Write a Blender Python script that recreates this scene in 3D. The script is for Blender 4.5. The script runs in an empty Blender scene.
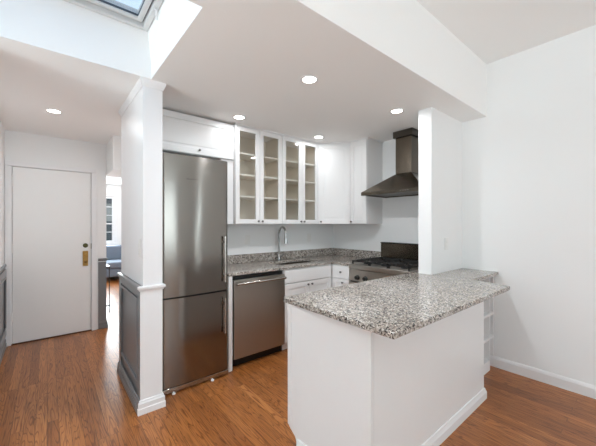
import bpy, bmesh, math, random
from mathutils import Vector, Matrix
random.seed(4)
sc = bpy.context.scene
C = sc.collection
PI = math.pi

# ------------------------------------------------------------------ camera
cam_d = bpy.data.cameras.new('camera'); cam = bpy.data.objects.new('camera', cam_d); C.objects.link(cam)
cam.location = (0, 0, 1.38)
cam.rotation_euler = (PI/2, 0, -math.atan2(.6388, .7694))
cam_d.sensor_width = 36; cam_d.lens = 302/596*36; cam_d.shift_y = 1/596
cam_d.clip_start = .05
sc.camera = cam
# ------------------------------------------------------------------ world
w = bpy.data.worlds.new('sky'); sc.world = w; w.use_nodes = True
nt = w.node_tree; nt.nodes.clear()
wo = nt.nodes.new('ShaderNodeOutputWorld'); bg = nt.nodes.new('ShaderNodeBackground')
tc = nt.nodes.new('ShaderNodeTexCoord'); sp = nt.nodes.new('ShaderNodeSeparateXYZ'); cr = nt.nodes.new('ShaderNodeValToRGB')
cr.color_ramp.elements[0].position = .0; cr.color_ramp.elements[0].color = (.85, .92, 1, 1)
cr.color_ramp.elements[1].position = .9; cr.color_ramp.elements[1].color = (.36, .60, .90, 1)
nt.links.new(tc.outputs['Generated'], sp.inputs[0]); nt.links.new(sp.outputs['Z'], cr.inputs[0])
nt.links.new(cr.outputs[0], bg.inputs[0]); bg.inputs[1].default_value = 1.15
nt.links.new(bg.outputs[0], wo.inputs[0])
# ------------------------------------------------------------------ area lights: far-room window and added window fills
def area(name, loc, rot, sx, sy, power, col=(1, 1, 1)):
    l = bpy.data.lights.new(name, 'AREA'); l.shape = 'RECTANGLE'; l.size = sx; l.size_y = sy
    l.energy = power; l.color = col
    o = bpy.data.objects.new(name, l); C.objects.link(o); o.location = loc; o.rotation_euler = rot
    return o
DAY = (.805, .955, 1)
def window_fill(name, loc, rz, sx, sy, power, up):  # added fill lights at unseen windows, one level and one tilted up
    area(name, loc, (PI/2+math.radians(12), 0, rz), sx, sy, power, DAY)
    o = area(name+'_bounce_fill', (loc[0]+.01*math.sin(-rz), loc[1]+.01*math.cos(rz), .95), (PI/2+math.radians(60), 0, rz), sx, .6, up, DAY)  # added upward strip standing in for light bounced off the ground
    o.data.spread = math.radians(115)
window_fill('fill_rear_window', (.85, -3.96, 1.55), 0, 2.6, 1.7, 42, 9)
window_fill('fill_side_window', (-2.96, .75, 1.55), -PI/2, 2.6, 1.7, 18, 78)
area('fill_right_window', (3.30, -3.15, 1.55), (PI/2+.3, 0, PI/2), .5, 1.7, 9, DAY)  # added light, out of view, for a bright streak on the fridge
area('daylight_far_room', (.9, 9.33, 1.5), (-PI/2, 0, 0), .95, 1.2, 80, (.84, .95, 1))
area('far_side_light', (3.9, 6.2, 1.5), (PI/2, 0, PI/2), 1.8, 1.6, 50, (.84, .95, 1))  # area light in front of the solid right wall, no window there
sc.view_settings.view_transform = 'Standard'; sc.view_settings.look = 'None'
sc.view_settings.gamma = 1; sc.view_settings.exposure = 0.28; sc.view_settings.use_curve_mapping = False
try:
    sc.cycles.max_bounces = 16; sc.cycles.diffuse_bounces = 12; sc.cycles.transparent_max_bounces = 16
    sc.cycles.sample_clamp_indirect = 6
except Exception: pass

# ------------------------------------------------------------------ materials
def lin(c):
    return tuple((x/255/12.92 if x/255 <= .04045 else ((x/255+.055)/1.055)**2.4) for x in c) + (1,)
def mat(name, rgb, rough=.5, metal=0, coat=0, spec=.5, bump=0, bscale=200, var=0, emis=None, es=0):
    m = bpy.data.materials.new(name); m.use_nodes = True; nt = m.node_tree
    b = nt.nodes['Principled BSDF']
    b.inputs['Base Color'].default_value = lin(rgb); b.inputs['Roughness'].default_value = rough
    b.inputs['Metallic'].default_value = metal; b.inputs['Coat Weight'].default_value = coat
    b.inputs['Specular IOR Level'].default_value = spec
    if var or bump:
        t = nt.nodes.new('ShaderNodeTexCoord'); n = nt.nodes.new('ShaderNodeTexNoise')
        n.inputs['Scale'].default_value = bscale; n.inputs['Detail'].default_value = 4
        nt.links.new(t.outputs['Object'], n.inputs['Vector'])
        if var:
            mx = nt.nodes.new('ShaderNodeMix'); mx.data_type = 'RGBA'
            c = lin(rgb); mx.inputs['A'].default_value = tuple(v*(1-var) for v in c[:3])+(1,)
            mx.inputs['B'].default_value = tuple(min(1, v*(1+var)) for v in c[:3])+(1,)
            nt.links.new(n.outputs['Fac'], mx.inputs['Factor']); nt.links.new(mx.outputs['Result'], b.inputs['Base Color'])
        if bump:
            bp = nt.nodes.new('ShaderNodeBump'); bp.inputs['Strength'].default_value = bump; bp.inputs['Distance'].default_value = .001
            nt.links.new(n.outputs['Fac'], bp.inputs['Height']); nt.links.new(bp.outputs[0], b.inputs['Normal'])
    if emis:
        b.inputs['Emission Color'].default_value = lin(emis); b.inputs['Emission Strength'].default_value = es
    return m
M = {}
M['wall'] = mat('wall_paint', (236, 237, 237), .65, bump=.08, bscale=300, var=.008)
M['ceil'] = mat('ceiling_paint', (242, 242, 241), .8, bump=.08, bscale=300, var=.008)
M['trim'] = mat('trim_paint', (234, 234, 235), .38, var=.006, bscale=30)
M['cab'] = mat('cabinet_paint', (232, 232, 232), .34, var=.006, bscale=20)
M['door'] = mat('door_paint', (238, 238, 237), .45, var=.008, bscale=12)
M['grey'] = mat('grey_wainscot_paint', (118, 119, 121), .3, var=.02, bscale=15)
M['cabin'] = mat('cabinet_interior', (222, 214, 200), .5, var=.03, bscale=6)
M['shelf'] = mat('shelf_edge', (238, 235, 228), .45, var=.01)
M['black'] = mat('black_plastic', (22, 22, 22), .4, var=.1, bscale=40)
M['iron'] = mat('cast_iron', (26, 25, 24), .55, bump=.3, bscale=400, var=.1)
M['chrome'] = mat('chrome', (190, 190, 190), .15, 1, var=.03)
M['knob'] = mat('pewter_knob', (110, 108, 106), .3, 1, var=.05)
M['brass'] = mat('aged_brass', (158, 122, 70), .35, 1, var=.25, bscale=60)
M['brassd'] = mat('tarnished_brass', (96, 92, 62), .4, 1, var=.2, bscale=80)
M['plate'] = mat('switch_plastic', (232, 232, 230), .35, var=.005)
M['gasket_and_gap'] = mat('skylight_gasket', (70, 78, 88), .5, var=.05)
M['frame'] = mat('skylight_frame', (205, 206, 206), .4, var=.02, bscale=20)
M['couch'] = mat('blue_grey_fabric', (112, 122, 136), .9, bump=.4, bscale=500, var=.12)
M['fac'] = mat('facade_stone', (150, 152, 146), .9, var=.15, bscale=4)
M['facw'] = mat('facade_window', (60, 70, 74), .2, var=.1)
M['lamp'] = mat('lamp_diffuser', (255, 255, 252), .4, var=.001, emis=(255, 250, 240), es=9)
M['vent'] = mat('hood_filter', (96, 90, 84), .35, 1, var=.1, bscale=60)

def steel(name, rgb, axis=2, rough=.26, var=.06):
    m = mat(name, rgb, rough, 1); nt = m.node_tree; b = nt.nodes['Principled BSDF']
    t = nt.nodes.new('ShaderNodeTexCoord'); mp = nt.nodes.new('ShaderNodeMapping'); n = nt.nodes.new('ShaderNodeTexNoise')
    s = [900, 900, 900]; s[axis] = 6; mp.inputs['Scale'].default_value = s
    n.inputs['Scale'].default_value = 1; n.inputs['Detail'].default_value = 2
    nt.links.new(t.outputs['Object'], mp.inputs[0]); nt.links.new(mp.outputs[0], n.inputs['Vector'])
    mr = nt.nodes.new('ShaderNodeMapRange'); mr.inputs['To Min'].default_value = rough-var; mr.inputs['To Max'].default_value = rough+var
    nt.links.new(n.outputs['Fac'], mr.inputs[0]); nt.links.new(mr.outputs[0], b.inputs['Roughness'])
    b.inputs['Anisotropic'].default_value = .85
    cv = nt.nodes.new('ShaderNodeCombineXYZ'); cv.inputs[2].default_value = 1; nt.links.new(cv.outputs[0], b.inputs['Tangent'])
    return m
M['steel'] = steel('brushed_steel', (180, 174, 166), 0, .32, .03)
M['fsteel'] = steel('fridge_steel', (138, 133, 127), 0, .15, .02)
M['steeld'] = steel('dark_steel', (96, 91, 85), 0, .24)
M['steelh'] = steel('steel_trim', (190, 186, 180), 2, .2)
M['hood'] = steel('hood_steel', (112, 103, 92), 1, .24)

def glass(name, tint, gl=.12):
    m = bpy.data.materials.new(name); m.use_nodes = True; nt = m.node_tree; nt.nodes.clear()
    o = nt.nodes.new('ShaderNodeOutputMaterial'); a = nt.nodes.new('ShaderNodeBsdfTransparent'); g = nt.nodes.new('ShaderNodeBsdfGlossy')
    g.inputs['Roughness'].default_value = .03; a.inputs[0].default_value = tint
    lw = nt.nodes.new('ShaderNodeLayerWeight'); pw = nt.nodes.new('ShaderNodeMath'); pw.operation = 'POWER'; pw.inputs[1].default_value = 3
    nt.links.new(lw.outputs['Facing'], pw.inputs[0]); f = nt.nodes.new('ShaderNodeMath'); f.operation = 'MULTIPLY_ADD'; f.inputs[1].default_value = .8; f.inputs[2].default_value = .035; nt.links.new(pw.outputs[0], f.inputs[0])
    x = nt.nodes.new('ShaderNodeMixShader'); nt.links.new(f.outputs[0], x.inputs[0])
    nt.links.new(a.outputs[0], x.inputs[1]); nt.links.new(g.outputs[0], x.inputs[2]); nt.links.new(x.outputs[0], o.inputs[0])
    return m
M['glass'] = glass('clear_glass', (.96, .96, .955, 1))
M['skyglass'] = glass('skylight_glass', (.96, .97, .98, 1))

def granite():
    m = bpy.data.materials.new('speckled_granite'); m.use_nodes = True; nt = m.node_tree; N = nt.nodes; L = nt.links
    b = N['Principled BSDF']; b.inputs['Roughness'].default_value = .1
    t = N.new('ShaderNodeTexCoord')
    def cells(scale, stops):
        v = N.new('ShaderNodeTexVoronoi'); v.inputs['Scale'].default_value = scale; L.new(t.outputs['Object'], v.inputs['Vector'])
        sx = N.new('ShaderNodeSeparateColor'); L.new(v.outputs['Color'], sx.inputs[0])
        r = N.new('ShaderNodeValToRGB'); r.color_ramp.interpolation = 'CONSTANT'; e = r.color_ramp.elements
        e[0].position = 0; e[0].color = lin(stops[0][1]); e[1].position = stops[1][0]; e[1].color = lin(stops[1][1])
        for p, c in stops[2:]:
            q = e.new(p); q.color = lin(c)
        L.new(sx.outputs[0], r.inputs[0]); return r, sx
    r, _ = cells(175, ((0, (40, 38, 37)), (.14, (86, 81, 78)), (.28, (136, 128, 122)), (.46, (174, 166, 158)), (.68, (200, 193, 186)), (.88, (230, 227, 221))))
    r2, s2 = cells(105, ((0, (60, 56, 54)), (.14, (124, 116, 110)), (.36, (166, 157, 148)), (.72, (200, 193, 185))))
    x = N.new('ShaderNodeMix'); x.data_type = 'RGBA'; gt = N.new('ShaderNodeMath'); gt.operation = 'GREATER_THAN'; gt.inputs[1].default_value = .62; L.new(s2.outputs[1], gt.inputs[0]); L.new(gt.outputs[0], x.inputs['Factor'])
    L.new(r.outputs[0], x.inputs['A']); L.new(r2.outputs[0], x.inputs['B'])
    n = N.new('ShaderNodeTexNoise'); n.inputs['Scale'].default_value = 7; n.inputs['Detail'].default_value = 3; L.new(t.outputs['Object'], n.inputs['Vector'])
    x2 = N.new('ShaderNodeMix'); x2.data_type = 'RGBA'; x2.blend_type = 'MULTIPLY'; x2.inputs['Factor'].default_value = .5
    r3 = N.new('ShaderNodeValToRGB'); r3.color_ramp.elements[0].position = .35; r3.color_ramp.elements[0].color = (.74, .70, .66, 1); r3.color_ramp.elements[1].position = .65
    L.new(n.outputs['Fac'], r3.inputs[0]); L.new(x.outputs['Result'], x2.inputs['A']); L.new(r3.outputs[0], x2.inputs['B'])
    L.new(x2.outputs['Result'], b.inputs['Base Color'])
    return m
M['granite'] = granite()

def wood_floor(name, base=(170, 106, 54), dark=(132, 76, 37), light=(196, 130, 74), pw=.062):
    m = bpy.data.materials.new(name); m.use_nodes = True; nt = m.node_tree; N = nt.nodes; L = nt.links
    b = N['Principled BSDF']
    t = N.new('ShaderNodeTexCoord')
    mp = N.new('ShaderNodeMapping'); mp.inputs['Rotation'].default_value = (0, 0, PI/2)
    L.new(t.outputs['Object'], mp.inputs[0])
    br = N.new('ShaderNodeTexBrick'); br.inputs['Scale'].default_value = 1; br.inputs['Brick Width'].default_value = 1.15
    br.inputs['Row Height'].default_value = pw; br.inputs['Mortar Size'].default_value = .0011; br.inputs['Mortar Smooth'].default_value = .2
    br.offset = .37; br.offset_frequency = 3; br.inputs['Bias'].default_value = 0
    br.inputs['Color1'].default_value = (0, 0, 0, 1); br.inputs['Color2'].default_value = (1, 1, 1, 1); br.inputs['Mortar'].default_value = (.5, .5, .5, 1)
    L.new(mp.outputs[0], br.inputs['Vector'])
    # grain stretched along the boards, shifted per board
    def stretched(sx, sy):
        q = N.new('ShaderNodeMapping'); q.inputs['Scale'].default_value = (sx, sy, 1); L.new(t.outputs['Object'], q.inputs[0])
        ad = N.new('ShaderNodeVectorMath'); ad.operation = 'MULTIPLY_ADD'
        L.new(br.outputs['Color'], ad.inputs[0]); ad.inputs[1].default_value = (13, 7, 5); L.new(q.outputs[0], ad.inputs[2]); return ad
    def math_(op, a, b_, c_=None):
        m_ = N.new('ShaderNodeMath'); m_.operation = op
        for k, v in enumerate((a, b_, c_)):
            if v is None: continue
            if isinstance(v, (int, float)): m_.inputs[k].default_value = v
            else: L.new(v, m_.inputs[k])
        return m_.outputs[0]
    a1 = stretched(13, 1.1)
    n = N.new('ShaderNodeTexNoise'); n.inputs['Scale'].default_value = 1.0; n.inputs['Detail'].default_value = 1.5; n.inputs['Distortion'].default_value = .4
    L.new(a1.outputs[0], n.inputs['Vector'])
    rings = math_('SINE', math_('MULTIPLY', n.outputs['Fac'], 120.0), None)     # cathedral growth rings
    r2 = N.new('ShaderNodeValToRGB'); r2.color_ramp.elements[0].position = .0; r2.color_ramp.elements[0].color = (1, 1, 1, 1)
    r2.color_ramp.elements[1].position = 1.0; r2.color_ramp.elements[1].color = (.42, .32, .24, 1); q = r2.color_ramp.elements.new(.55); q.color = (1, 1, 1, 1)
    L.new(rings, r2.inputs[0])
    a2 = stretched(90, 4)
    wv = N.new('ShaderNodeTexNoise'); wv.inputs['Scale'].default_value = 1.5; wv.inputs['Detail'].default_value = 3; L.new(a2.outputs[0], wv.inputs['Vector'])
    a3 = stretched(3, .7)
    n3 = N.new('ShaderNodeTexNoise'); n3.inputs['Scale'].default_value = 1.0; n3.inputs['Detail'].default_value = 2; L.new(a3.outputs[0], n3.inputs['Vector'])
    r = N.new('ShaderNodeValToRGB'); e = r.color_ramp.elements
    e[0].position = .2; e[0].color = lin(dark); e[1].position = .85; e[1].color = lin(light); q = e.new(.52); q.color = lin(base)
    val = math_('MULTIPLY_ADD', br.outputs['Color'], .30, math_('MULTIPLY', n3.outputs['Fac'], .7)); L.new(val, r.inputs[0])
    r4 = N.new('ShaderNodeValToRGB'); r4.color_ramp.elements[0].position = .34; r4.color_ramp.elements[0].color = (.55, .47, .40, 1); r4.color_ramp.elements[1].position = .52
    L.new(wv.outputs['Fac'], r4.inputs[0])
    m0 = N.new('ShaderNodeMix'); m0.data_type = 'RGBA'; m0.blend_type = 'MULTIPLY'; m0.inputs['Factor'].default_value = .75
    L.new(r.outputs[0], m0.inputs['A']); L.new(r2.outputs[0], m0.inputs['B'])
    m1 = N.new('ShaderNodeMix'); m1.data_type = 'RGBA'; m1.blend_type = 'MULTIPLY'; m1.inputs['Factor'].default_value = .8
    L.new(m0.outputs['Result'], m1.inputs['A']); L.new(r4.outputs[0], m1.inputs['B'])
    m2 = N.new('ShaderNodeMix'); m2.data_type = 'RGBA'; L.new(br.outputs['Fac'], m2.inputs['Factor'])
    L.new(m1.outputs['Result'], m2.inputs['A']); m2.inputs['B'].default_value = lin((84, 50, 26))
    L.new(m2.outputs['Result'], b.inputs['Base Color'])
    b.inputs['Roughness'].default_value = .3; b.inputs['Specular IOR Level'].default_value = .5
    bp = N.new('ShaderNodeBump'); bp.inputs['Strength'].default_value = .25; bp.inputs['Distance'].default_value = .001
    L.new(wv.outputs['Fac'], bp.inputs['Height']); L.new(bp.outputs[0], b.inputs['Normal'])
    return m
M['floor'] = wood_floor('oak_strip_floor')

# ------------------------------------------------------------------ mesh helpers
def NB(): return bmesh.new()
def box(bm, x0, x1, y0, y1, z0, z1):
    v = [bm.verts.new(p) for p in ((x0,y0,z0),(x1,y0,z0),(x1,y1,z0),(x0,y1,z0),(x0,y0,z1),(x1,y0,z1),(x1,y1,z1),(x0,y1,z1))]
    for f in ((3,2,1,0),(4,5,6,7),(0,1,5,4),(1,2,6,5),(2,3,7,6),(3,0,4,7)): bm.faces.new([v[i] for i in f])
    return bm
def bx(*a): return box(NB(), *a)
def prism(bm, pts, z0, z1):
    n = len(pts)
    lo = [bm.verts.new((p[0], p[1], z0)) for p in pts]; hi = [bm.verts.new((p[0], p[1], z1)) for p in pts]
    bm.faces.new(lo[::-1]); bm.faces.new(hi)
    for i in range(n): bm.faces.new((lo[i], lo[(i+1) % n], hi[(i+1) % n], hi[i]))
    return bm
def frame(bm, x0, x1, z0, z1, w, y0, y1, wb=None):
    """rectangular ring in XZ of member width w, between y0 and y1"""
    wb = wb or w
    o = [(x0,z0),(x1,z0),(x1,z1),(x0,z1)]; i = [(x0+w,z0+wb),(x1-w,z0+wb),(x1-w,z1-w),(x0+w,z1-w)]
    V = {}
    for k, y in (('f', y0), ('b', y1)):
        V['o'+k] = [bm.verts.new((p[0], y, p[1])) for p in o]; V['i'+k] = [bm.verts.new((p[0], y, p[1])) for p in i]
    for j in range(4):
        k = (j+1) % 4
        bm.faces.new((V['of'][j], V['of'][k], V['if'][k], V['if'][j])); bm.faces.new((V['ob'][k], V['ob'][j], V['ib'][j], V['ib'][k]))
        bm.faces.new((V['of'][k], V['of'][j], V['ob'][j], V['ob'][k])); bm.faces.new((V['if'][j], V['if'][k], V['ib'][k], V['ib'][j]))
    return bm
def hframe(bm, x0, x1, y0, y1, w, z0, z1):
    """horizontal ring in XY"""
    o = [(x0,y0),(x1,y0),(x1,y1),(x0,y1)]; i = [(x0+w,y0+w),(x1-w,y0+w),(x1-w,y1-w),(x0+w,y1-w)]
    L = lambda ps, z: [bm.verts.new((p[0], p[1], z)) for p in ps]
    ol, il, oh, ih = L(o, z0), L(i, z0), L(o, z1), L(i, z1)
    for j in range(4):
        k = (j+1) % 4
        bm.faces.new((ol[k], ol[j], il[j], il[k])); bm.faces.new((oh[j], oh[k], ih[k], ih[j]))
        bm.faces.new((ol[j], ol[k], oh[k], oh[j])); bm.faces.new((il[k], il[j], ih[j], ih[k]))
    return bm
def lathe(bm, prof, seg=24, o=(0,0,0), axis='Z'):
    """prof: list of (r, h)"""
    rings = []
    for r, h in prof:
        ring = []
        for k in range(seg):
            a = 2*PI*k/seg; p = (r*math.cos(a), r*math.sin(a), h)
            if axis == 'Y': p = (p[0], -p[2], p[1])       # h grows towards -Y
            if axis == '-X': p = (-p[2], p[0], p[1])
            ring.append(bm.verts.new((p[0]+o[0], p[1]+o[1], p[2]+o[2])))
        rings.append(ring)
    for a, b in zip(rings, rings[1:]):
        for k in range(seg): bm.faces.new((a[k], a[(k+1) % seg], b[(k+1) % seg], b[k]))
    bm.faces.new(rings[0][::-1]); bm.faces.new(rings[-1])
    return bm
def tube(bm, pts, r, seg=12):
    pts = [Vector(p) for p in pts]; rings = []; up = None
    for i, p in enumerate(pts):
        d = ((pts[min(i+1, len(pts)-1)]-pts[max(i-1, 0)])).normalized()
        if up is None:
            up = d.orthogonal().normalized()
        up = (up - d*up.dot(d)).normalized(); s = d.cross(up)
        rr = r[i] if isinstance(r, (list, tuple)) else r
        rings.append([bm.verts.new(p+(up*math.cos(2*PI*k/seg)+s*math.sin(2*PI*k/seg))*rr) for k in range(seg)])
    for a, b in zip(rings, rings[1:]):
        for k in range(seg): bm.faces.new((a[k], a[(k+1) % seg], b[(k+1) % seg], b[k]))
    bm.faces.new(rings[0][::-1]); bm.faces.new(rings[-1])
    return bm
def molding(bm, path, prof, closed=False):
    """sweep prof [(outward, z)] (closed outline) along an XY path; outward = right of travel"""
    n = len(path); P = [Vector(p) for p in path]; rings = []
    for i in range(n):
        dn = []
        if closed or i < n-1: dn.append((P[(i+1) % n]-P[i]).normalized())
        if closed or i > 0: dn.append((P[i]-P[i-1]).normalized())
        ns = [Vector((d.y, -d.x)) for d in dn]
        nn = sum(ns, Vector((0, 0))).normalized(); k = 1/max(.3, nn.dot(ns[0]))
        rings.append([bm.verts.new((P[i].x+nn.x*o*k, P[i].y+nn.y*o*k, z)) for o, z in prof])
    m = len(prof)
    for i in range(n if closed else n-1):
        a, b = rings[i], rings[(i+1) % n]
        for k in range(m): bm.faces.new((a[k], a[(k+1) % m], b[(k+1) % m], b[k]))
    if not closed: bm.faces.new(rings[0][::-1]); bm.faces.new(rings[-1])
    return bm
def obj(name, bm, m, parent=None, bevel=0, seg=2, smooth=False, kind=None, label=None, cat=None, group=None, loc=None, rotz=None):
    bmesh.ops.recalc_face_normals(bm, faces=bm.faces)
    me = bpy.data.meshes.new(name); bm.to_mesh(me); bm.free()
    me.materials.append(M[m] if isinstance(m, str) else m)
    o = bpy.data.objects.new(name, me); C.objects.link(o)
    if parent: o.parent = parent
    if loc: o.location = loc
    if rotz is not None: o.rotation_euler = (0, 0, rotz)
    if bevel:
        b = o.modifiers.new('bevel', 'BEVEL'); b.width = bevel; b.segments = seg; b.limit_method = 'ANGLE'; b.angle_limit = .6
        for p in me.polygons: p.use_smooth = True
        wn = o.modifiers.new('wn', 'WEIGHTED_NORMAL'); wn.keep_sharp = True
    if smooth:
        for p in me.polygons: p.use_smooth = True
        if not bevel:
            try: me.set_sharp_from_angle(angle=.7)
            except Exception: pass
    if kind: o['kind'] = kind
    if label: o['label'] = label
    if cat: o['category'] = cat
    if group: o['group'] = group
    return o
def struct(name, bm, m, bevel=0, parent=None, **k):
    return obj(name, bm, m, parent, bevel, kind=None if parent else 'structure', **k)
def thing(name, label, cat, loc, rotz=0, group=None):
    o = bpy.data.objects.new(name, None); C.objects.link(o); o.empty_display_size = .05
    o.location = loc; o.rotation_euler = (0, 0, rotz); o['label'] = label; o['category'] = cat
    if group: o['group'] = group
    return o
def copy_tree(o, parent=None):
    c = o.copy(); C.objects.link(c); c.parent = parent
    for ch in list(o.children): copy_tree(ch, c)
    return c

# ------------------------------------------------------------------ room
WX = 3.336; CL = 2.44; CH = 2.956; SY = 1.105; WB = 3.18
struct('floor', bx(-3.1, 4.2, -4.1, 9.6, -.1, 0), 'floor')
# dropped ceiling with the skylight opening
SX0, SX1, SY0, SY1 = -.75, .585, 1.435, 2.385
b = NB()
for a in ((-3.1, SX0, SY, 9.6), (SX1, 4.2, SY, 9.6), (SX0, SX1, SY, SY0), (SX0, SX1, SY1, 9.6)):
    box(b, a[0], a[1], a[2], a[3], CL, CL+.1)
struct('ceiling', b, 'ceil')
struct('ceiling.001', bx(-3.1, WX+.1, -4.1, SY+.02, CH, CH+.1), 'ceil')
struct('wall_above_step', bx(-3.1, WX+.1, SY, SY+.1, CL+.1, CH), 'ceil')   # face of the step; lower part below
bpy.data.objects['wall_above_step'].name = 'wall_bulkhead'
# skylight shaft
b = NB(); T = .08; ZT = 2.90
box(b, SX0-T, SX0, SY0-T, SY1+T, CL+.1, ZT); LEAN = .035
v = [b.verts.new(p) for p in ((SX1,SY0-T,CL+.1),(SX1+T,SY0-T,CL+.1),(SX1+T,SY1+T,CL+.1),(SX1,SY1+T,CL+.1),(SX1-LEAN,SY0-T,ZT),(SX1+T,SY0-T,ZT),(SX1+T,SY1+T,ZT),(SX1-LEAN,SY1+T,ZT))]
for f in ((3,2,1,0),(4,5,6,7),(0,1,5,4),(1,2,6,5),(2,3,7,6),(3,0,4,7)): b.faces.new([v[q] for q in f])
box(b, SX0, SX1, SY0-T, SY0, CL+.1, ZT); box(b, SX0, SX1, SY1, SY1+T, CL+.1, ZT)
struct('wall_skylight_shaft', b, 'ceil')
sk = bpy.data.objects.new('window_1', None); C.objects.link(sk); sk['kind'] = 'structure'
SR = SX1-.027
obj('window_frame', hframe(NB(), SX0+.002, SR, SY0+.002, SY1-.002, .034, 2.772, 2.86), 'frame', sk, .004)
obj('gasket_and_gap', hframe(NB(), SX0+.038, SR-.036, SY0+.038, SY1-.038, .008, 2.815, 2.86), 'black', sk)  # black ring paints the shaded gap between frame and sash
obj('sash', hframe(NB(), SX0+.044, SR-.042, SY0+.044, SY1-.044, .034, 2.80, 2.86), 'frame', sk, .004)
obj('glazing_seal', hframe(NB(), SX0+.077, SR-.075, SY0+.077, SY1-.077, .004, 2.812, 2.826), 'gasket_and_gap', sk)
obj('pane', bx(SX0+.077, SR-.075, SY0+.077, SY1-.077, 2.827, 2.833), 'skyglass', sk)
b = tube(NB(), [(SX1-.030, 2.13, 2.725), (SX1-.034, 2.12, 2.75), (SX1-.04, 2.09, 2.768), (SX1-.055, 2.085, 2.765)], .006, 8)
obj('latch_hook', b, 'trim', sk, smooth=True)

def wall_with_window(name, axis, pos, t, a0, a1, zt, w0, w1, s0, s1):
    b = NB()
    for (p, q, z0, z1) in ((a0, w0, 0, zt), (w1, a1, 0, zt), (w0, w1, 0, s0), (w0, w1, s1, zt)):
        if axis == 'Y': box(b, p, q, pos, pos+t, z0, z1)
        else: box(b, pos, pos+t, p, q, z0, z1)
    return struct(name, b, 'wall')
wall_with_window('wall_right', 'X', WX, .12, -4.1, WB+.12, CH, -3.4, -2.9, .65, 2.45)
wn = bpy.data.objects.new('window_5', None); C.objects.link(wn); wn['kind'] = 'structure'; wn.location = (WX, -3.15, 0); wn.rotation_euler = (0, 0, -PI/2)  # added window, out of view, housing the fridge streak light
obj('window_casing', frame(NB(), -.32, .32, .58, 2.52, .07, -.02, 0), 'trim', wn, .004)
struct('wall_back', bx(.70, WX, WB, WB+.12, 0, CL), 'wall')
wall_with_window('wall_rear', 'Y', -4.1, .1, -3.1, WX, CH, -.55, 2.25, .65, 2.45)
wall_with_window('wall_side', 'X', -3.1, .1, -4.0, 2.5, CH, -.65, 2.15, .65, 2.40)
struct('wall_hall_return', bx(-3.0, -.49, 2.5, 2.62, 0, CL), 'wall')
struct('wall_left', bx(-.49, -.37, 2.5, 4.73, 0, CL), 'wall')
# far wall with door opening
b = NB(); box(b, -.49, -.315, 4.73, 4.85, 0, CL); box(b, .443, .606, 4.73, 4.85, 0, CL); box(b, -.315, .443, 4.73, 4.85, 2.045, CL)
struct('wall_far', b, 'wall')
struct('wall_opening_header', bx(.606, .86, 4.19, 4.85, 2.03, CL), 'wall')
# room beyond
struct('wall_beyond_left', bx(-.9, -.78, 4.9, 9.4, 0, CL), 'wall')
struct('wall_beyond_near', bx(-.9, .48, 4.86, 4.92, 0, CL), 'wall')
wall_with_window('wall_beyond_far', 'Y', 9.4, .12, -.9, 4.1, CL, .45, 1.40, .88, 2.12)
struct('wall_beyond_right', bx(4.0, 4.12, WB+.12, 9.4, 0, CL), 'wall')
struct('wall_beyond_kitchen', bx(WX+.12, 4.0, WB, WB+.12, 0, CL), 'wall')
w2 = bpy.data.objects.new('window_2', None); C.objects.link(w2); w2['kind'] = 'structure'
b = frame(NB(), .45, 1.40, .88, 2.12, .06, 9.4, 9.47)
obj('window_frame', b, 'trim', w2, .003)
b = NB()
for k in range(1, 3): box(b, .51+.83*k/3-.009, .51+.83*k/3+.009, 9.42, 9.445, .94, 2.06)
for k in range(1, 5): box(b, .51, 1.34, 9.421, 9.444, .94+1.12*k/5-(.016 if k == 2 else .009), .94+1.12*k/5+(.016 if k == 2 else .009))
obj('muntins', b, 'trim', w2)
obj('pane', bx(.51, 1.34, 9.43, 9.435, .94, 2.06), 'glass', w2)
obj('window_casing', frame(NB(), .38, 1.47, .81, 2.19, .07, 9.375, 9.4), 'trim', w2, .004)
# added windows, unseen behind the camera, giving the fill lights a source
for n, ax in ((3, 'Y'), (4, 'X')):
    wn = bpy.data.objects.new('window_%d' % n, None); C.objects.link(wn); wn['kind'] = 'structure'
    if ax == 'Y': wn.location = (.85, -4.0, 0); wn.rotation_euler = (0, 0, PI)
    else: wn.location = (-3.0, .75, 0); wn.rotation_euler = (0, 0, PI/2)
    b = frame(NB(), -1.49, 1.49, .56, 2.54, .09, -.02, 0); obj('window_casing', b, 'trim', wn, .004)
    b = frame(NB(), -1.4, 1.4, .65, 2.45, .05, .01, .08); box(b, -.03, .03, .01, .08, .70, 2.4)
    obj('window_frame', b, 'trim', wn, .003)

# stub wall carrying the step, and the partition beside the fridge
struct('wall_stub', bx(2.675, WX, 1.33, 1.457, 0, CL), 'wall', .003)
PX0, PX1, PY0, PY1 = .536, .672, 2.415, 3.25
struct('wall_partition', bx(PX0, PX1, PY0, PY1, 0, CL), 'trim', .002)
# crown, chair rail and base round the partition
path = [(PX1, PY1), (PX0, PY1), (PX0, PY0), (PX1, PY0), (PX1, PY0+.06)][::-1]
path = [(PX1, PY0+.06), (PX1, PY0), (PX0, PY0), (PX0, PY1), (PX1, PY1)]
def side(p): return p
crown = [(0, 2.388), (.006, 2.388), (.007, 2.396), (.012, 2.404), (.018, 2.42), (.021, 2.44), (0, 2.44)]
GX = PX0-.018   # face of the grey wainscot
base = lambda h, d=.016: [(0, 0), (d+.004, 0), (d+.004, h*.42), (d, h*.45), (d, h*.78), (d*.6, h*.86), (d*.45, h*.97), (0, h)]
rail = [(0, .890), (.006, .890), (.009, .899), (.017, .905), (.019, .920), (.012, .926), (0, .928)]
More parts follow.
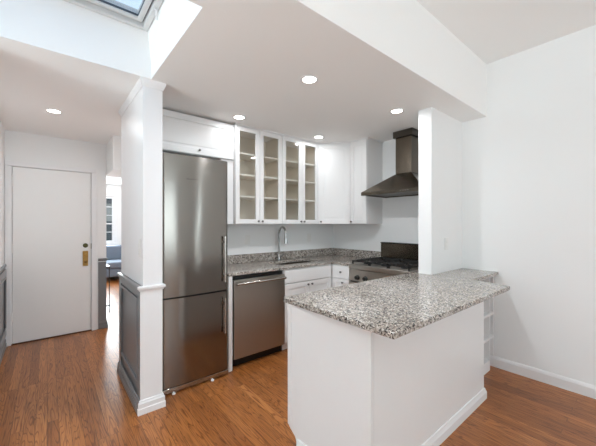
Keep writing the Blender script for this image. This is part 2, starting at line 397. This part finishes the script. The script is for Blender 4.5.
# right of travel must be outward: travel near->... check: path goes right face -> near -> left
rp = [(PX1, PY0+.05), (PX1, PY0), (PX0, PY0), (PX0, PY1), (PX1, PY1)]
def outward(path, prof):  # flip if needed so profile goes outside the partition
    return [(-o, z) for o, z in prof]
struct('trim_1', molding(NB(), rp[::-1], crown), 'trim')
struct('trim_2', molding(NB(), [(GX, PY0+.004), (GX, PY0), (PX1, PY0), (PX1, PY0+.05)], rail), 'trim')
struct('trim_3', molding(NB(), [(GX, PY1), (GX, PY0+.004)], rail), 'grey')
struct('baseboard_partition_end', molding(NB(), [(GX, PY0+.004), (GX, PY0), (PX1, PY0), (PX1, PY0+.05)], base(.100, .014)), 'trim')
struct('baseboard_partition_side', molding(NB(), [(GX, PY1), (GX, PY0+.004)], base(.100, .014)), 'grey')
# grey wainscot sheet with a raised frame on the partition's hall side
struct('trim_10', bx(GX, PX0, PY0, PY0+.003, 0, .925), 'trim')
b = NB(); box(b, PX0-.006, PX0, PY0+.004, PY1, 0, .926)
ring = NB()
def yz_frame(bm, x0, x1, y0, y1, z0, z1, wd):
    box(bm, x0, x1, y0, y1, z0, z0+wd); box(bm, x0, x1, y0, y1, z1-wd, z1)
    box(bm, x0, x1, y0, y0+wd, z0+wd, z1-wd); box(bm, x0, x1, y1-wd, y1, z0+wd, z1-wd)
yz_frame(b, GX, PX0-.006, PY0+.004, PY1, 0, .926, .085)
yz_frame(b, GX-.004, PX0-.006, PY0+.089, PY1-.085, .19, .826, .022)
struct('trim_4', b, 'grey', .003)
# left wall wainscot
b = NB(); box(b, -.37, -.366, 2.5, 4.73, .12, .88)
yz_frame(b, -.366, -.354, 3.75, 4.73, .13, .876, .085); yz_frame(b, -.362, -.348, 3.83, 4.65, .215, .792, .016)
yz_frame(b, -.366, -.354, 2.5, 3.75, .13, .876, .085)
struct('trim_5', b, 'grey', .003)
struct('trim_6', molding(NB(), [(-.37, 4.73), (-.37, 2.5)][::-1], rail), 'grey')
struct('baseboard_left', molding(NB(), [(-.37, 2.5), (-.37, 4.71)], base(.100, .014)), 'grey')
# wainscot right of the door
b = bx(.515, .606, 4.722, 4.73, .1, .88); struct('trim_7', b, 'grey')
struct('trim_8', molding(NB(), [(.515, 4.73), (.606, 4.73), (.606, 4.85)], rail), 'grey')
struct('baseboard_far', molding(NB(), [(.515, 4.73), (.606, 4.73), (.606, 4.85)], base(.100, .014)), 'grey')
# baseboards of the main room
wb = [(0, 0), (.014, 0), (.014, .075), (.010, .088), (.004, .1), (0, .1)]
struct('baseboard_right', molding(NB(), [(WX, -4.0), (WX, 1.329)], [(-o, z) for o, z in wb]), 'trim')
struct('baseboard_stub', molding(NB(), [(2.72, 1.33), (WX-.015, 1.33)], [(o, z) for o, z in wb]), 'trim')
struct('baseboard_beyond', molding(NB(), [(-.78, 9.4), (4.0, 9.4)], [(o, z) for o, z in wb]), 'trim')

# ------------------------------------------------------------------ entry door
d = bpy.data.objects.new('door_1', None); C.objects.link(d); d['kind'] = 'structure'; d.location = (-.307, 4.72, 0)
obj('door_panel', bx(.002, .742, .012, .052, .012, 2.035), 'door', d, .002)
b = NB(); box(b, -.06, -.008, -.012, .01, 0, 2.04); box(b, .75, .805, -.012, .01, 0, 2.04); box(b, -.06, .805, -.012, .01, 2.043, 2.095)
obj('door_casing', b, 'trim', d, .003)
b = NB(); box(b, -.008, -.001, 0, .12, 0, 2.043); box(b, .745, .75, 0, .12, 0, 2.043); box(b, -.008, .75, 0, .12, 2.038, 2.043)
obj('door_jamb', b, 'trim', d)
obj('door_backing', bx(-.006, .749, .054, .06, 0, 2.04), 'black', d)  # black sheet across the opening behind the door, dark in its gap line
obj('threshold', bx(-.008, .75, -.004, .12, .0, .011), mat('threshold_wood', (92, 58, 36), .5, var=.2, bscale=30), d)
for z in (1.86, 1.10, .32):
    h = obj('hinge', lathe(NB(), [(.007, 0), (.007, .1)], 12, (-.003, .004, z-.05)), 'door', d, smooth=True)
b = lathe(NB(), [(.028, 0), (.028, .006), (.022, .012), (.02, .018), (.008, .02)], 24, (.685, .012, 1.105), 'Y')
obj('deadbolt', b, 'brassd', d, smooth=True)
b = bx(.655, .713, .002, .012, .842, 1.035); esc = obj('lock_plate', b, 'brass', d, .004)
obj('lock_cylinder', lathe(NB(), [(.016, 0), (.016, .008), (.006, .01)], 20, (.685, .002, .985), 'Y'), 'brass', esc, smooth=True)
b = tube(NB(), [(.685, .002, .90), (.685, -.03, .90), (.685, -.04, .895)], [.010, .010, .014], 12)
obj('thumb_turn', b, 'brass', esc, smooth=True)
obj('strike', bx(.741, .747, -.002, .012, 1.06, 1.13), 'brassd', d)

# ------------------------------------------------------------------ cabinet pieces
def knob(parent, x, z, y=-.02, m='knob'):
    return obj('knob', lathe(NB(), [(.005, 0), (.005, .012), (.011, .016), (.012, .022), (.008, .027)], 16, (x, y, z), 'Y'), m, parent, smooth=True)
def panel_door(name, parent, x0, x1, z0, z1, st=.058, raised=True, kx=None, kz=None, yf=-.02):
    b = frame(NB(), x0, x1, z0, z1, st, yf, yf+.019)
    box(b, x0+st-.004, x1-st+.004, yf+.010, yf+.017, z0+st-.004, z1-st+.004)
    if raised and (x1-x0) > 2*st+.06:
        i = st+.018; j = i+.016; y1 = yf+.010; y0 = yf+.004
        A = [b.verts.new(p) for p in ((x0+i, y1, z0+i), (x1-i, y1, z0+i), (x1-i, y1, z1-i), (x0+i, y1, z1-i))]
        B = [b.verts.new(p) for p in ((x0+j, y0, z0+j), (x1-j, y0, z0+j), (x1-j, y0, z1-j), (x0+j, y0, z1-j))]
        b.faces.new(B); b.faces.new(A[::-1])
        for k in range(4): b.faces.new((A[k], A[(k+1) % 4], B[(k+1) % 4], B[k]))
    o = obj(name, b, 'cab', parent, .0025)
    if kx is not None: knob(o, kx, kz, yf)
    return o
def glass_door(parent, x0, x1, z0, z1, kx, kz):
    o = obj('glass_door', frame(NB(), x0, x1, z0, z1, .05, -.02, -.001), 'cab', parent, .0025)
    obj('pane', bx(x0+.046, x1-.046, -.011, -.008, z0+.046, z1-.046), 'glass', o)
    knob(o, kx, kz)
def carcase(parent, W, D, z0, z1, m='cab', inner=True, name='carcase'):
    b = NB(); t = .018
    box(b, 0, t, 0, D, z0, z1); box(b, W-t, W, 0, D, z0, z1)
    box(b, t, W-t, 0, D, z0, z0+t); box(b, t, W-t, 0, D, z1-t, z1); 
    o = obj(name, b, m, parent, .001)
    obj('back_panel', bx(t, W-t, D-.008, D, z0+t, z1-t), 'cabin', parent)
    return o
UB, UT = 1.38, 2.425     # underside and top of the wall cabinets
FY = 2.872               # front plane of their boxes (door faces 20 mm proud)
# bridge cabinet over the fridge
t = thing('wall_cabinet', 'wide white cabinet with one low flap door directly above the fridge', 'cabinet', (.68, FY+.018, 2.05))
obj('carcase', bx(0, .83, 0, WB-FY-.022, 0, UT-2.05), 'cab', t, .001)
b = panel_door('flap_door', t, .005, .826, .004, UT-2.05-.006, .06, True, .455, .045)
# side filler right of the fridge, wall cabinet level
obj('filler_panel', bx(1.37, 1.513, FY+.02, WB-.002, UB, 2.048), 'cab', None, .001, label='tall white filler panel between fridge and glass-door cabinets, under the fridge cabinet', cat='panel')
# glass cabinets
xs = [1.515, 1.818, 2.128, 2.435, 2.716]
for n, (a, m_, c, lab) in enumerate(((0, 1, 2, 'white two-door glass-front wall cabinet next to the fridge cabinet, left of the other glass one'),
                                (2, 3, 4, 'white two-door glass-front wall cabinet above the tap, beside the solid corner cabinet'))):
    x0 = xs[a]; W = xs[c]-x0-.002; mid = xs[m_]-x0
    t = thing('glass_wall_cabinet', lab, 'cabinet', (x0, FY, UB), 0, 'glass-front wall cabinets')
    b = NB(); k = .018; D = WB-FY-.002; H = UT-UB
    box(b, 0, k, 0, D, 0, H); box(b, W-k, W, 0, D, 0, H); box(b, k, W-k, 0, D, 0, k); box(b, k, W-k, 0, D, H-k, H)
    box(b, mid-.015, mid+.015, 0, .018, k, H-k)
    obj('carcase', b, 'cab', t, .001)
    b = bx(k, W-k, D-.008, D, k, H-k); box(b, k, k+.002, .02, D-.008, k, H-k); box(b, W-k-.002, W-k, .02, D-.008, k, H-k)
    obj('lining', b, 'cabin', t)
    for z in (.30, .535, .765): obj('shelf', bx(k+.003, W-k-.003, .022, D-.01, z-.009, z+.009), 'shelf', t, .001)
    g = .0015
    glass_door(t, .002, mid-g, .002, H-.004, mid-.026, .03)
    glass_door(t, mid+g, W-.002, .002, H-.004, mid+.026, .03)
# corner cabinet with a diagonal door
cx0, cy1 = 2.718, WB-.002
yc = 2.566
t = thing('corner_wall_cabinet', 'tall white diagonal corner wall cabinet with a single solid door', 'cabinet', (cx0, FY, UB))
b = prism(NB(), [(0, 0), (3.018-cx0, yc-FY), (WX-.002-cx0, yc-FY), (WX-.002-cx0, cy1-FY), (0, cy1-FY)], 0, UT-UB)
obj('carcase', b, 'cab', t, .001)
dv = Vector((3.018-cx0, yc-FY, 0)); Ld = dv.length; ang = math.atan2(dv.y, dv.x)
dr = panel_door('door', t, .012, Ld-.012, .002, UT-UB-.004, .06, True, .045, .03, -.021)
dr.rotation_euler = (0, 0, ang)
# wall cabinet beside the hood (faces -X)
t = thing('side_wall_cabinet', 'narrow white wall cabinet with a single solid door beside the range hood', 'cabinet', (3.02, yc-.002, UB), -PI/2)
Wd = yc-.002-2.305
obj('carcase', bx(0, Wd, 0, WX-3.02-.002, 0, UT-UB), 'cab', t, .001)
panel_door('door', t, .002, Wd-.002, .002, UT-UB-.004, .055, True, .03, .03)
# light crown strip on top of the run
crn = [(0, UT), (.016, UT), (.022, UT+.014), (0, UT+.014)]
pth = [(1.515, FY-.004), (2.716, FY-.004), (3.016, yc-.0), (3.016, 2.305), (WX, 2.305)]
struct('trim_9', molding(NB(), pth, crn), 'cab')

# ------------------------------------------------------------------ refrigerator
t = thing('refrigerator', 'tall stainless steel bottom-freezer refrigerator beside the white partition end', 'refrigerator', (.69, 2.53, 0))
Wf = .59
obj('body', bx(.012, Wf-.012, .06, .635, .05, 1.935), 'steeld', t, .004)
def curved_door(z0, z1):
    b = NB(); n = 14; pts = [(0, .058)]
    for x in [0, .001, .003, .006, .010, .015, .021, .028, .034]+[.034+(Wf-.068)*i/12 for i in range(1, 12)]+[Wf-q for q in (.034, .028, .021, .015, .010, .006, .003, .001, 0)]:
        u = x/Wf
        e = min(x, Wf-x); y = .004-.012*math.sin(PI*u) + (.034-math.sqrt(max(0, .034**2-(.034-e)**2)) if e < .034 else 0)
        pts.append((x, y))
    pts.append((Wf, .058)); prism(b, pts, z0, z1); return b
u = obj('upper_door', curved_door(.785, 1.95), 'fsteel', t, 0, smooth=True)
l = obj('freezer_door', curved_door(.060, .772), 'fsteel', t, 0, smooth=True)
obj('door_gasket', bx(.01, Wf-.01, .02, .06, .77, .787), 'black', t)
def bar_handle(parent, x, z0, z1, y0):
    h = obj('handle', tube(NB(), [(x, y0-.03, z0), (x, y0-.03, z1)], .009, 14), 'steelh', parent, smooth=True)
    for z in (z0+.05, z1-.05): obj('bracket', bx(x-.007, x+.007, y0-.03, y0+.004, z-.012, z+.012), 'steelh', h, .002)
bar_handle(u, Wf-.05, .86, 1.27, .002); bar_handle(l, Wf-.05, .40, .715, .002)
b = NB()
for k, (wd, hh) in enumerate(((.004, 1), (.003, 1), (.007, .25), (.004, 1), (.006, .3), (.004, 1), (.004, 1), (.006, .25), (.004, 1))):
    box(b, .205+k*.011, .205+k*.011+wd, -.0085, -.0060, 1.752, 1.752+.010*hh)
obj('badge', b, 'steeld', u)
obj('kick_grille', bx(.004, Wf-.004, .002, .05, .014, .050), 'steelh', t, .003)
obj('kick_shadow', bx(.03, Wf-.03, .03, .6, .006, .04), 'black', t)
for x in (.10, .43): obj('foot', lathe(NB(), [(.014, 0), (.014, .006), (.008, .008), (.008, .016)], 14, (x, .0, 0)), 'trim', t, smooth=True)

# end panel between the fridge and dishwasher
obj('end_panel', bx(1.298, 1.338, 2.575, WB-.002, 0, .888), 'cab', None, .001, label='white vertical end panel standing between the fridge and the dishwasher', cat='panel')

# ------------------------------------------------------------------ dishwasher
t = thing('dishwasher', 'stainless steel dishwasher with bar handle under the back worktop', 'dishwasher', (1.342, 2.60, 0))
obj('tub', bx(.004, .611, .02, .56, .10, .875), 'black', t)
dd = obj('door', bx(.012, .612, -.028, .012, .095, .845), 'steel', t, .006)
h = obj('handle', tube(NB(), [(.025, -.060, .812), (.600, -.060, .812)], .012, 14), 'steelh', dd, smooth=True)
for x in (.06, .565): obj('bracket', bx(x-.008, x+.008, -.060, -.026, .804, .820), 'steelh', h, .002)
obj('toe_kick', bx(.004, .611, .05, .07, 0, .098), 'black', t)

# ------------------------------------------------------------------ base cabinets
t = thing('sink_base_cabinet', 'white base cabinet below the sink with false drawer front and two doors', 'cabinet', (1.957, 2.60, 0))
W = .743
b = bx(0, .018, 0, .57, .1, .888); box(b, W-.018, W, 0, .57, .1, .888); box(b, .018, W-.018, 0, .57, .1, .118); box(b, .018, W-.018, .555, .57, .118, .888); box(b, .018, W-.018, 0, .018, .86, .888)
obj('carcase', b, 'cab', t, .001)
b = bx(.003, W-.03, -.02, -.001, .735, .878); obj('drawer_front', b, 'cab', t, .003)
panel_door('door', t, .003, (W-.03)/2-.0015, .105, .728, .055, True, (W-.03)/2-.03, .695)
panel_door('door', t, (W-.03)/2+.0015, W-.03, .105, .728, .055, True, (W-.03)/2+.03, .695)
obj('toe_kick', bx(.02, W, .05, .06, 0, .1), 'cab', t)
t = thing('corner_base_cabinet', 'white base cabinet with a drawer between the corner and the range', 'cabinet', (2.701, 2.598, 0), -PI/2)
W = .29
obj('carcase', bx(0, W, 0, WX-2.701-.002, .1, .888), 'cab', t, .001)
o = obj('drawer_front', bx(.03, W-.003, -.02, -.001, .735, .878), 'cab', t, .003); knob(o, .17, .81)
panel_door('door', t, .03, W-.003, .105, .728, .05, True, .20, .69)
obj('toe_kick', bx(0, W, .05, .06, 0, .1), 'cab', t)

# worktop of the kitchen run, with an opening for the sink
ZC0, ZC1 = .890, .921
KX = 2.33
def slab_hole(outer, hole, z0, z1):
    """outer rect-L made of boxes around the hole, joined in one mesh"""
    b = NB()
    for a in outer: box(b, *a, z0, z1)
    return b
sx0, sx1, sy0, sy1 = 2.02, 2.64, 2.72, 3.03
b = NB()
out = [(1.297, 2.572), (2.688, 2.572), (2.688, 2.305), (WX-.001, 2.305), (WX-.001, WB-.001), (1.297, WB-.001)]
hol = []
for (hx, hy, a0) in ((sx1-.05, sy1-.05, 0), (sx0+.05, sy1-.05, 90), (sx0+.05, sy0+.05, 180), (sx1-.05, sy0+.05, 270)):
    for k in range(5):
        a = math.radians(a0+k*22.5); hol.append((hx+.05*math.cos(a), hy+.05*math.sin(a)))
def slab(b, out, hol, z0, z1):
    edges = []; rings = {}
    for z in (z0, z1):
        fe = []
        for nm, ps in (('o', out), ('h', hol)):
            if not ps: continue
            vs = [b.verts.new((p[0], p[1], z)) for p in ps]; rings[(nm, z)] = vs
            fe += [b.edges.new((vs[i], vs[(i+1) % len(vs)])) for i in range(len(vs))]
        bmesh.ops.triangle_fill(b, use_beauty=True, use_dissolve=False, edges=fe)
    for nm, ps in (('o', out), ('h', hol)):
        if not ps: continue
        lo, hi = rings[(nm, z0)], rings[(nm, z1)]
        for i in range(len(lo)): b.faces.new((lo[i], lo[(i+1) % len(lo)], hi[(i+1) % len(lo)], hi[i]))
    return b
slab(b, out, hol, ZC0, ZC1)
wt = obj('worktop', b, 'granite', None, .004, label='speckled granite worktop running along the back wall and into the corner, with the sink', cat='worktop')
b = NB(); prism(b, [(1.297, WB-.021), (WX-.021, WB-.021), (WX-.021, 2.306), (WX-.001, 2.306), (WX-.001, WB-.001), (1.297, WB-.001)], ZC1+.0005, 1.021)
obj('backsplash', b, 'granite', None, .003, label='low speckled granite upstand along the wall behind the worktop', cat='backsplash')
# sink
b = NB()
def basin(b, x0, x1, y0, y1, z0, z1, th):
    box(b, x0, x1, y0, y1, z0, z0+th)
    box(b, x0, x0+th, y0, y1, z0+th, z1); box(b, x1-th, x1, y0, y1, z0+th, z1)
    box(b, x0+th, x1-th, y0, y0+th, z0+th, z1); box(b, x0+th, x1-th, y1-th, y1, z0+th, z1)
basin(b, sx0-.006, sx1+.006, sy0-.006, sy1+.006, .70, ZC0-.001, .005)
sk_ = obj('sink', b, 'steelh', None, .001, label='undermount stainless steel sink set into the back worktop', cat='sink')
obj('drain', lathe(NB(), [(.04, .7055), (.04, .708), (.03, .7085)], 20, ((sx0+sx1)/2, (sy0+sy1)/2, 0)), 'chrome', sk_, smooth=True)
# faucet
fx, fy = 2.25, 3.085
t = thing('faucet', 'tall chrome gooseneck pull-down tap behind the sink', 'faucet', (fx, fy, ZC1))
obj('base', lathe(NB(), [(.026, 0), (.026, .006), (.019, .012), (.018, .07), (.014, .075)], 20), 'chrome', t, smooth=True)
pts = [(0, 0, .07), (0, 0, .33)]
for k in range(1, 13):
    a = PI-PI*k/12; pts.append((.0+0*a, -.07-.07*math.cos(a), .33+.09*math.sin(a)))
pts.append((0, -.14, .30))
obj('spout', tube(NB(), pts, .013, 14), 'chrome', t, smooth=True)
obj('spray_head', tube(NB(), [(0, -.14, .31), (0, -.14, .29), (0, -.14, .22)], [.014, .018, .019], 14), 'chrome', t, smooth=True)
obj('lever', tube(NB(), [(.018, 0, .045), (.05, 0, .06), (.085, 0, .085)], [.008, .006, .005], 10), 'chrome', t, smooth=True)

# ------------------------------------------------------------------ range (faces -X)
RY1, RW = 2.300, .758
t = thing('range_cooker', 'stainless steel gas range with black grates and raised back panel', 'range', (2.675, RY1, 0), -PI/2)
RD = WX-2.675-.003
obj('body', bx(0, RW, .03, RD, .09, .869), 'steeld', t, .002)
obj('kick_panel', bx(.01, RW-.01, .06, .08, .0, .09), 'black', t)
obj('cooktop', bx(0, RW, -.005, RD, .870, .922), 'steel', t, .008)
b = NB(); prism(b, [(0, 0), (0, 0)], 0, 0) if False else None
cp = NB(); v = [cp.verts.new(p) for p in ((0, .004, .866), (0, .03, .869), (0, .03, .735), (0, -.006, .735), (RW, .004, .866), (RW, .03, .869), (RW, .03, .735), (RW, -.006, .735))]
for f in ((0, 3, 2, 1), (4, 5, 6, 7), (0, 1, 5, 4), (1, 2, 6, 5), (2, 3, 7, 6), (3, 0, 4, 7)): cp.faces.new([v[i] for i in f])
cp = obj('control_panel', cp, 'steel', t, .003)
for k, x in enumerate((.125, .235, .533, .643)):
    kb = obj('control_knob', lathe(NB(), [(.028, 0), (.028, .008), (.022, .012), (.020, .034), (.014, .037)], 20, (x, -.002, .782), 'Y'), 'black', t, smooth=True)
    obj('bezel', lathe(NB(), [(.031, -.004), (.031, .004)], 20, (x, -.002, .782), 'Y'), 'steelh', kb, smooth=True)
od = obj('oven_door', bx(.01, RW-.01, -.02, .03, .25, .725), 'steel', t, .005)
obj('oven_window', bx(.14, RW-.14, -.024, -.019, .36, .60), 'facw', od)
h = obj('handle', tube(NB(), [(.05, -.07, .68), (RW-.05, -.07, .68)], .012, 14), 'steelh', od, smooth=True)
for x in (.08, RW-.08): obj('bracket', bx(x-.01, x+.01, -.07, -.018, .67, .69), 'steelh', h, .002)
obj('storage_drawer', bx(.01, RW-.01, -.02, .03, .095, .24), 'steel', t, .004)
bgd = NB(); box(bgd, 0, RW, RD-.045, RD, .922, 1.14)
bgo = obj('back_guard', bgd, 'hood', t, .004)
obj('guard_cap', bx(0, RW, RD-.055, RD, 1.14, 1.15), 'black', bgo, .003)
for gi in range(3):
    gx0 = .02+gi*.24; gx1 = gx0+.232
    g = NB(); z0, z1 = .950, .964; yA, yB = .03, RD-.065
    box(g, gx0, gx1, yA, yA+.012, z0, z1); box(g, gx0, gx1, yB-.012, yB, z0, z1); box(g, gx0, gx0+.012, yA, yB, z0, z1); box(g, gx1-.012, gx1, yA, yB, z0, z1)
    ym = (yA+yB)/2; box(g, gx0, gx1, ym-.006, ym+.006, z0, z1)
    for yc_ in ((yA+ym)/2, (yB+ym)/2):
        xm = (gx0+gx1)/2
        for q in range(8):
            a = q*PI/4+PI/8
            p0 = Vector((xm+.03*math.cos(a), yc_+.03*math.sin(a), .960)); p1 = Vector((xm+.105*math.cos(a), yc_+.115*math.sin(a), .960))
            tube(g, [p0, p1], .006, 6)
    for x in (gx0+.006, gx1-.006):
        for y in (yA+.006, ym, yB-.006): box(g, x-.006, x+.006, y-.006, y+.006, .922, z0)
    obj('grate', g, 'iron', t)
    for yc_ in ((yA+ym)/2, (yB+ym)/2):
        if gi == 1 and yc_ > ym: continue
        obj('burner', lathe(NB(), [(.05, 0), (.05, .006), (.036, .008), (.036, .018), (.03, .021)], 20, ((gx0+gx1)/2, yc_, .922)), 'iron', t, smooth=True)

# ------------------------------------------------------------------ hood
HY1, HY0 = 2.265, 1.505; hx = 2.845
t = thing('range_hood', 'bronze-toned steel pyramid chimney hood on the wall above the range', 'range hood', (WX-.002, (HY0+HY1)/2, 1.712))
dx = -(WX-.002-hx); hw = (HY1-HY0)/2
b = NB()
# canopy: rim + pyramid
chx = -(WX-3.085); cw = .098; co = -.027
lo = [(dx, -hw), (0, -hw), (0, hw), (dx, hw)]; zz = [0, .045, .21]
A = [b.verts.new((p[0], p[1], .038)) for p in lo]
B = [b.verts.new((p[0], p[1], .24)) for p in ((chx, co-cw), (0, co-cw), (0, co+cw), (chx, co+cw))]
b.faces.new(A[::-1]); b.faces.new(B)
for k in range(4): b.faces.new((A[k], A[(k+1) % 4], B[(k+1) % 4], B[k]))
obj('canopy', b, 'hood', t, .002)
rm = obj('rim', hframe(NB(), dx, 0, -hw, hw, .03, 0, .0375), 'hood', t, .002)
obj('filter', bx(dx+.03, -.03, -hw+.03, hw-.03, .012, .03), 'vent', t)
b = NB()
for k in range(4): lathe(b, [(.006, 0), (.006, .004), (.003, .005)], 12, (dx, -.14-k*.028, .019), '-X')
obj('buttons', b, 'steelh', rm, smooth=True)
obj('chimney', bx(chx, 0, co-cw, co+cw, .2405, 2.36-1.712), 'hood', t, .002)
obj('chimney_collar', bx(chx-.022, 0, co-cw-.022, co+cw+.022, 2.36-1.712, 2.434-1.712), 'steeld', t, .003)

# ------------------------------------------------------------------ peninsula
e0, e1 = (1.206, .90), (1.155, 1.485)
t = thing('peninsula_cabinet', 'large plain white peninsula base under the front granite counter', 'cabinet', (1.2, .9, 0))
R = lambda pts: [(p[0]-1.2, p[1]-.9) for p in pts]
obj('carcase', prism(NB(), R([(1.225, .92), (2.66, .92), (2.66, 1.485), (1.19, 1.485)]), .115, ZC0-.001), 'cab', t)
obj('plinth', prism(NB(), R([(1.225, .92), (2.66, .92), (2.66, 1.42), (1.195, 1.42)]), 0, .115), 'cab', t)
# end panel with rounded toe notch at the kitchen side
b = NB(); ex = lambda s: (e0[0]+(e1[0]-e0[0])*s/.585-1.2, s)
prof = [(0, 0), (.515, 0), (.515, .06), (.525, .085), (.565, .115), (.585, .135), (.585, .889), (0, .889)]
th = .018
f0 = [b.verts.new((ex(s)[0], s, z)) for s, z in prof]; f1 = [b.verts.new((ex(s)[0]+th, s, z)) for s, z in prof]
b.faces.new(f0); b.faces.new(f1[::-1])
for i in range(len(prof)): b.faces.new((f0[i], f0[(i+1) % len(prof)], f1[(i+1) % len(prof)], f1[i]))
obj('end_panel', b, 'cab', t, .001)
b = NB()
prism(b, [(ex(.558)[0]-.004, .558), (ex(.587)[0]-.004, .587), (ex(.587)[0], .587), (ex(.558)[0], .558)], .14, .888)
obj('corner_strip', b, 'cab', t, .001)
obj('back_panel', bx(.0262, 1.462, 0, .019, 0, .889), 'cab', t, .001)
pb = [(0, 0), (.016, 0), (.016, .052), (.012, .062), (.006, .082), (0, .085)]
obj('baseboard', molding(NB(), [(ex(.50)[0], .50), (ex(0)[0], 0), (1.462, 0), (1.462, .1)][::-1], [(-o, z) for o, z in pb]), 'cab', t)
# counter
b = slab(NB(), [(1.126, .722), (2.63, .715), (2.705, 1.0), (WX-.001, 1.0), (WX-.001, 1.3295), (2.674, 1.3295), (2.674, 1.458), (WX-.001, 1.458), (WX-.001, 1.538), (2.66, 1.538), (2.66, 1.518), (1.140, 1.518)], [], ZC0, ZC1)
obj('peninsula_worktop', b, 'granite', None, .004, label='speckled granite counter slab overhanging the peninsula and wrapping the stub wall', cat='worktop')
b = None

# cubby shelves under the small counter by the right wall
t = thing('cubby_shelf', 'narrow white open cubby shelves under the counter end by the right wall', 'shelf', (2.69, 1.035, 0))
Y1 = 1.312-1.035
W = WX-.016-2.69
obj('side_panel', bx(0, .018, 0, Y1, 0, .889), 'cab', t, .001)
obj('side_panel', bx(W-.016, W, .0, Y1, .11, .889), 'cab', t, .001)
obj('divider', bx(W-.112, W-.098, 0.002, Y1, 0, .889), 'cab', t, .001)
obj('back_panel', bx(.018, W-.016, Y1-.006, Y1, .11, .889), 'cab', t)
obj('top_rail', bx(0, W, -.004, .014, .874, .8895), 'cab', t, .001)
for z in (.525, .30, .085):
    obj('shelf', bx(.018, W-.112, 0, Y1-.006, z-.011, z+.011), 'cab', t, .001)
    if z > .2: obj('shelf', bx(W-.098, W-.016, 0, Y1-.006, z-.011, z+.011), 'cab', t, .001)
obj('plinth', bx(0.018, W-.112, .0, .016, 0, .075), 'cab', t, .001)

# ------------------------------------------------------------------ plates
def plate(name, label, cat, loc, rotz, rockers, group=None, h=.115, wd=.072):
    t = thing(name, label, cat, loc, rotz, group)
    obj('cover_plate', bx(-wd/2, wd/2, -.006, 0, -h/2, h/2), 'plate', t, .003)
    for x, z, a, c in rockers: obj('rocker' if cat == 'light switch' else 'socket', bx(x-a/2, x+a/2, -.009, -.006, z-c/2, z+c/2), 'plate', t, .001)
plate('light_switch', 'white light switch plate on the hall side of the partition above the grey wainscot', 'light switch', (PX0, 2.50, 1.20), -PI/2, [(0, .03, .034, .05), (0, -.03, .034, .05)], h=.135)
plate('wall_outlet', 'white wall outlet on the stub wall above the small granite counter', 'outlet', (2.965, 1.33, 1.19), 0, [(0, .02, .034, .03), (0, -.02, .034, .03)])
plate('wall_outlet', 'white wall outlet on the back wall above the dishwasher, left of the tap', 'outlet', (1.85, WB, 1.19), 0, [(0, .02, .034, .03), (0, -.02, .034, .03)])
plate('wall_outlet', 'white wall outlet on the back wall right of the tap, near the corner', 'outlet', (2.84, WB, 1.19), 0, [(0, .02, .034, .03), (0, -.02, .034, .03)])

# ------------------------------------------------------------------ recessed lamps
k = (CL-1.38)/1.02
spots = [(1.424*k, 1.589*k, 'round recessed ceiling light nearest the peninsula, largest of the kitchen lights', 14),
         (1.391*k+.02, 2.587*k-.01, 'round recessed ceiling light in front of the first glass cabinet', 1.5),
         (2.459*k-.01, 2.560*k+.01, 'small round recessed ceiling light before the corner cabinet', 1.3),
         (2.428*k, 1.527*k, 'round recessed ceiling light just left of the stub wall, near the hood', 2.2),
         (.046*k, 3.504*k, 'round recessed ceiling light in the hall before the entry door', 3.2)]
for i, (x, y, lab, pw) in enumerate(spots):
    if i == 0:
        t0 = t = thing('recessed_light', lab, 'ceiling light', (x, y, CL), 0, 'recessed ceiling lights')
        b = NB(); seg = 32
        pr_ = [(.066, 0), (.064, -.004), (.050, -.004), (.048, -.001)]
        rings = [[b.verts.new((r*math.cos(2*PI*q/seg), r*math.sin(2*PI*q/seg), h)) for q in range(seg)] for r, h in pr_]
        for p, q in zip(rings, rings[1:]):
            for s in range(seg): b.faces.new((p[s], p[(s+1) % seg], q[(s+1) % seg], q[s]))
        obj('trim_ring', b, 'trim', t, smooth=True)
        obj('diffuser', lathe(NB(), [(.048, -.003), (.048, -.001)], 32), 'lamp', t)
    else:
        t = copy_tree(t0); t.location = (x, y, CL); t['label'] = lab
    ld = bpy.data.lights.new('recessed_glow', 'AREA'); ld.shape = 'DISK'; ld.size = .09; ld.energy = pw; ld.spread = math.radians(172); ld.color = (.92, .96, 1)
    lo_ = bpy.data.objects.new('recessed_glow', ld); C.objects.link(lo_); lo_.location = (x, y, CL-.012)

# ------------------------------------------------------------------ room beyond the hall
t = thing('sofa', 'blue-grey fabric sofa glimpsed in the room beyond the hall', 'sofa', (1.25, 8.42, 0))
obj('base', bx(-.9, .5, 0, .9, .10, .30), 'couch', t, .04, 3)
obj('back_rest', bx(-.9, .5, .68, .9, .30, .82), 'couch', t, .05, 3)
for x in (-1.08, .5): obj('arm', bx(x, x+.18, 0, .9, .10, .60), 'couch', t, .05, 3)
for x in (-.88, -.19): obj('seat_cushion', bx(x, x+.67, -.02, .68, .305, .46), 'couch', t, .04, 3)
for x in (-1.0, .6):
    for y in (.08, .82): obj('leg', bx(x-.02, x+.02, y-.02, y+.02, 0, .1), 'black', t)
t = thing('side_table', 'thin black metal frame table standing in front of the sofa beyond the hall', 'table', (.66, 5.75, 0))
obj('top', bx(-.25, .10, -.25, .25, .70, .72), 'black', t, .002)
for x in (-.24, .08):
    for y in (-.24, .23): obj('leg', bx(x, x+.012, y, y+.012, 0, .70), 'black', t)
obj('lower_rail', bx(-.24, .098, -.24, -.225, .10, .115), 'black', t)

# building outside the far window
t = thing('neighbour_building', 'grey stone building seen through the far room window', 'building', (.8, 16, -3))
obj('facade', bx(-6, 6, 0, 3, 0, 12), 'fac', t)
for i in range(9):
    for j in range(5): obj('window', bx(-5.4+i*1.25, -4.7+i*1.25, -.04, .02, .9+j*2.2, 2.3+j*2.2), 'facw', t)
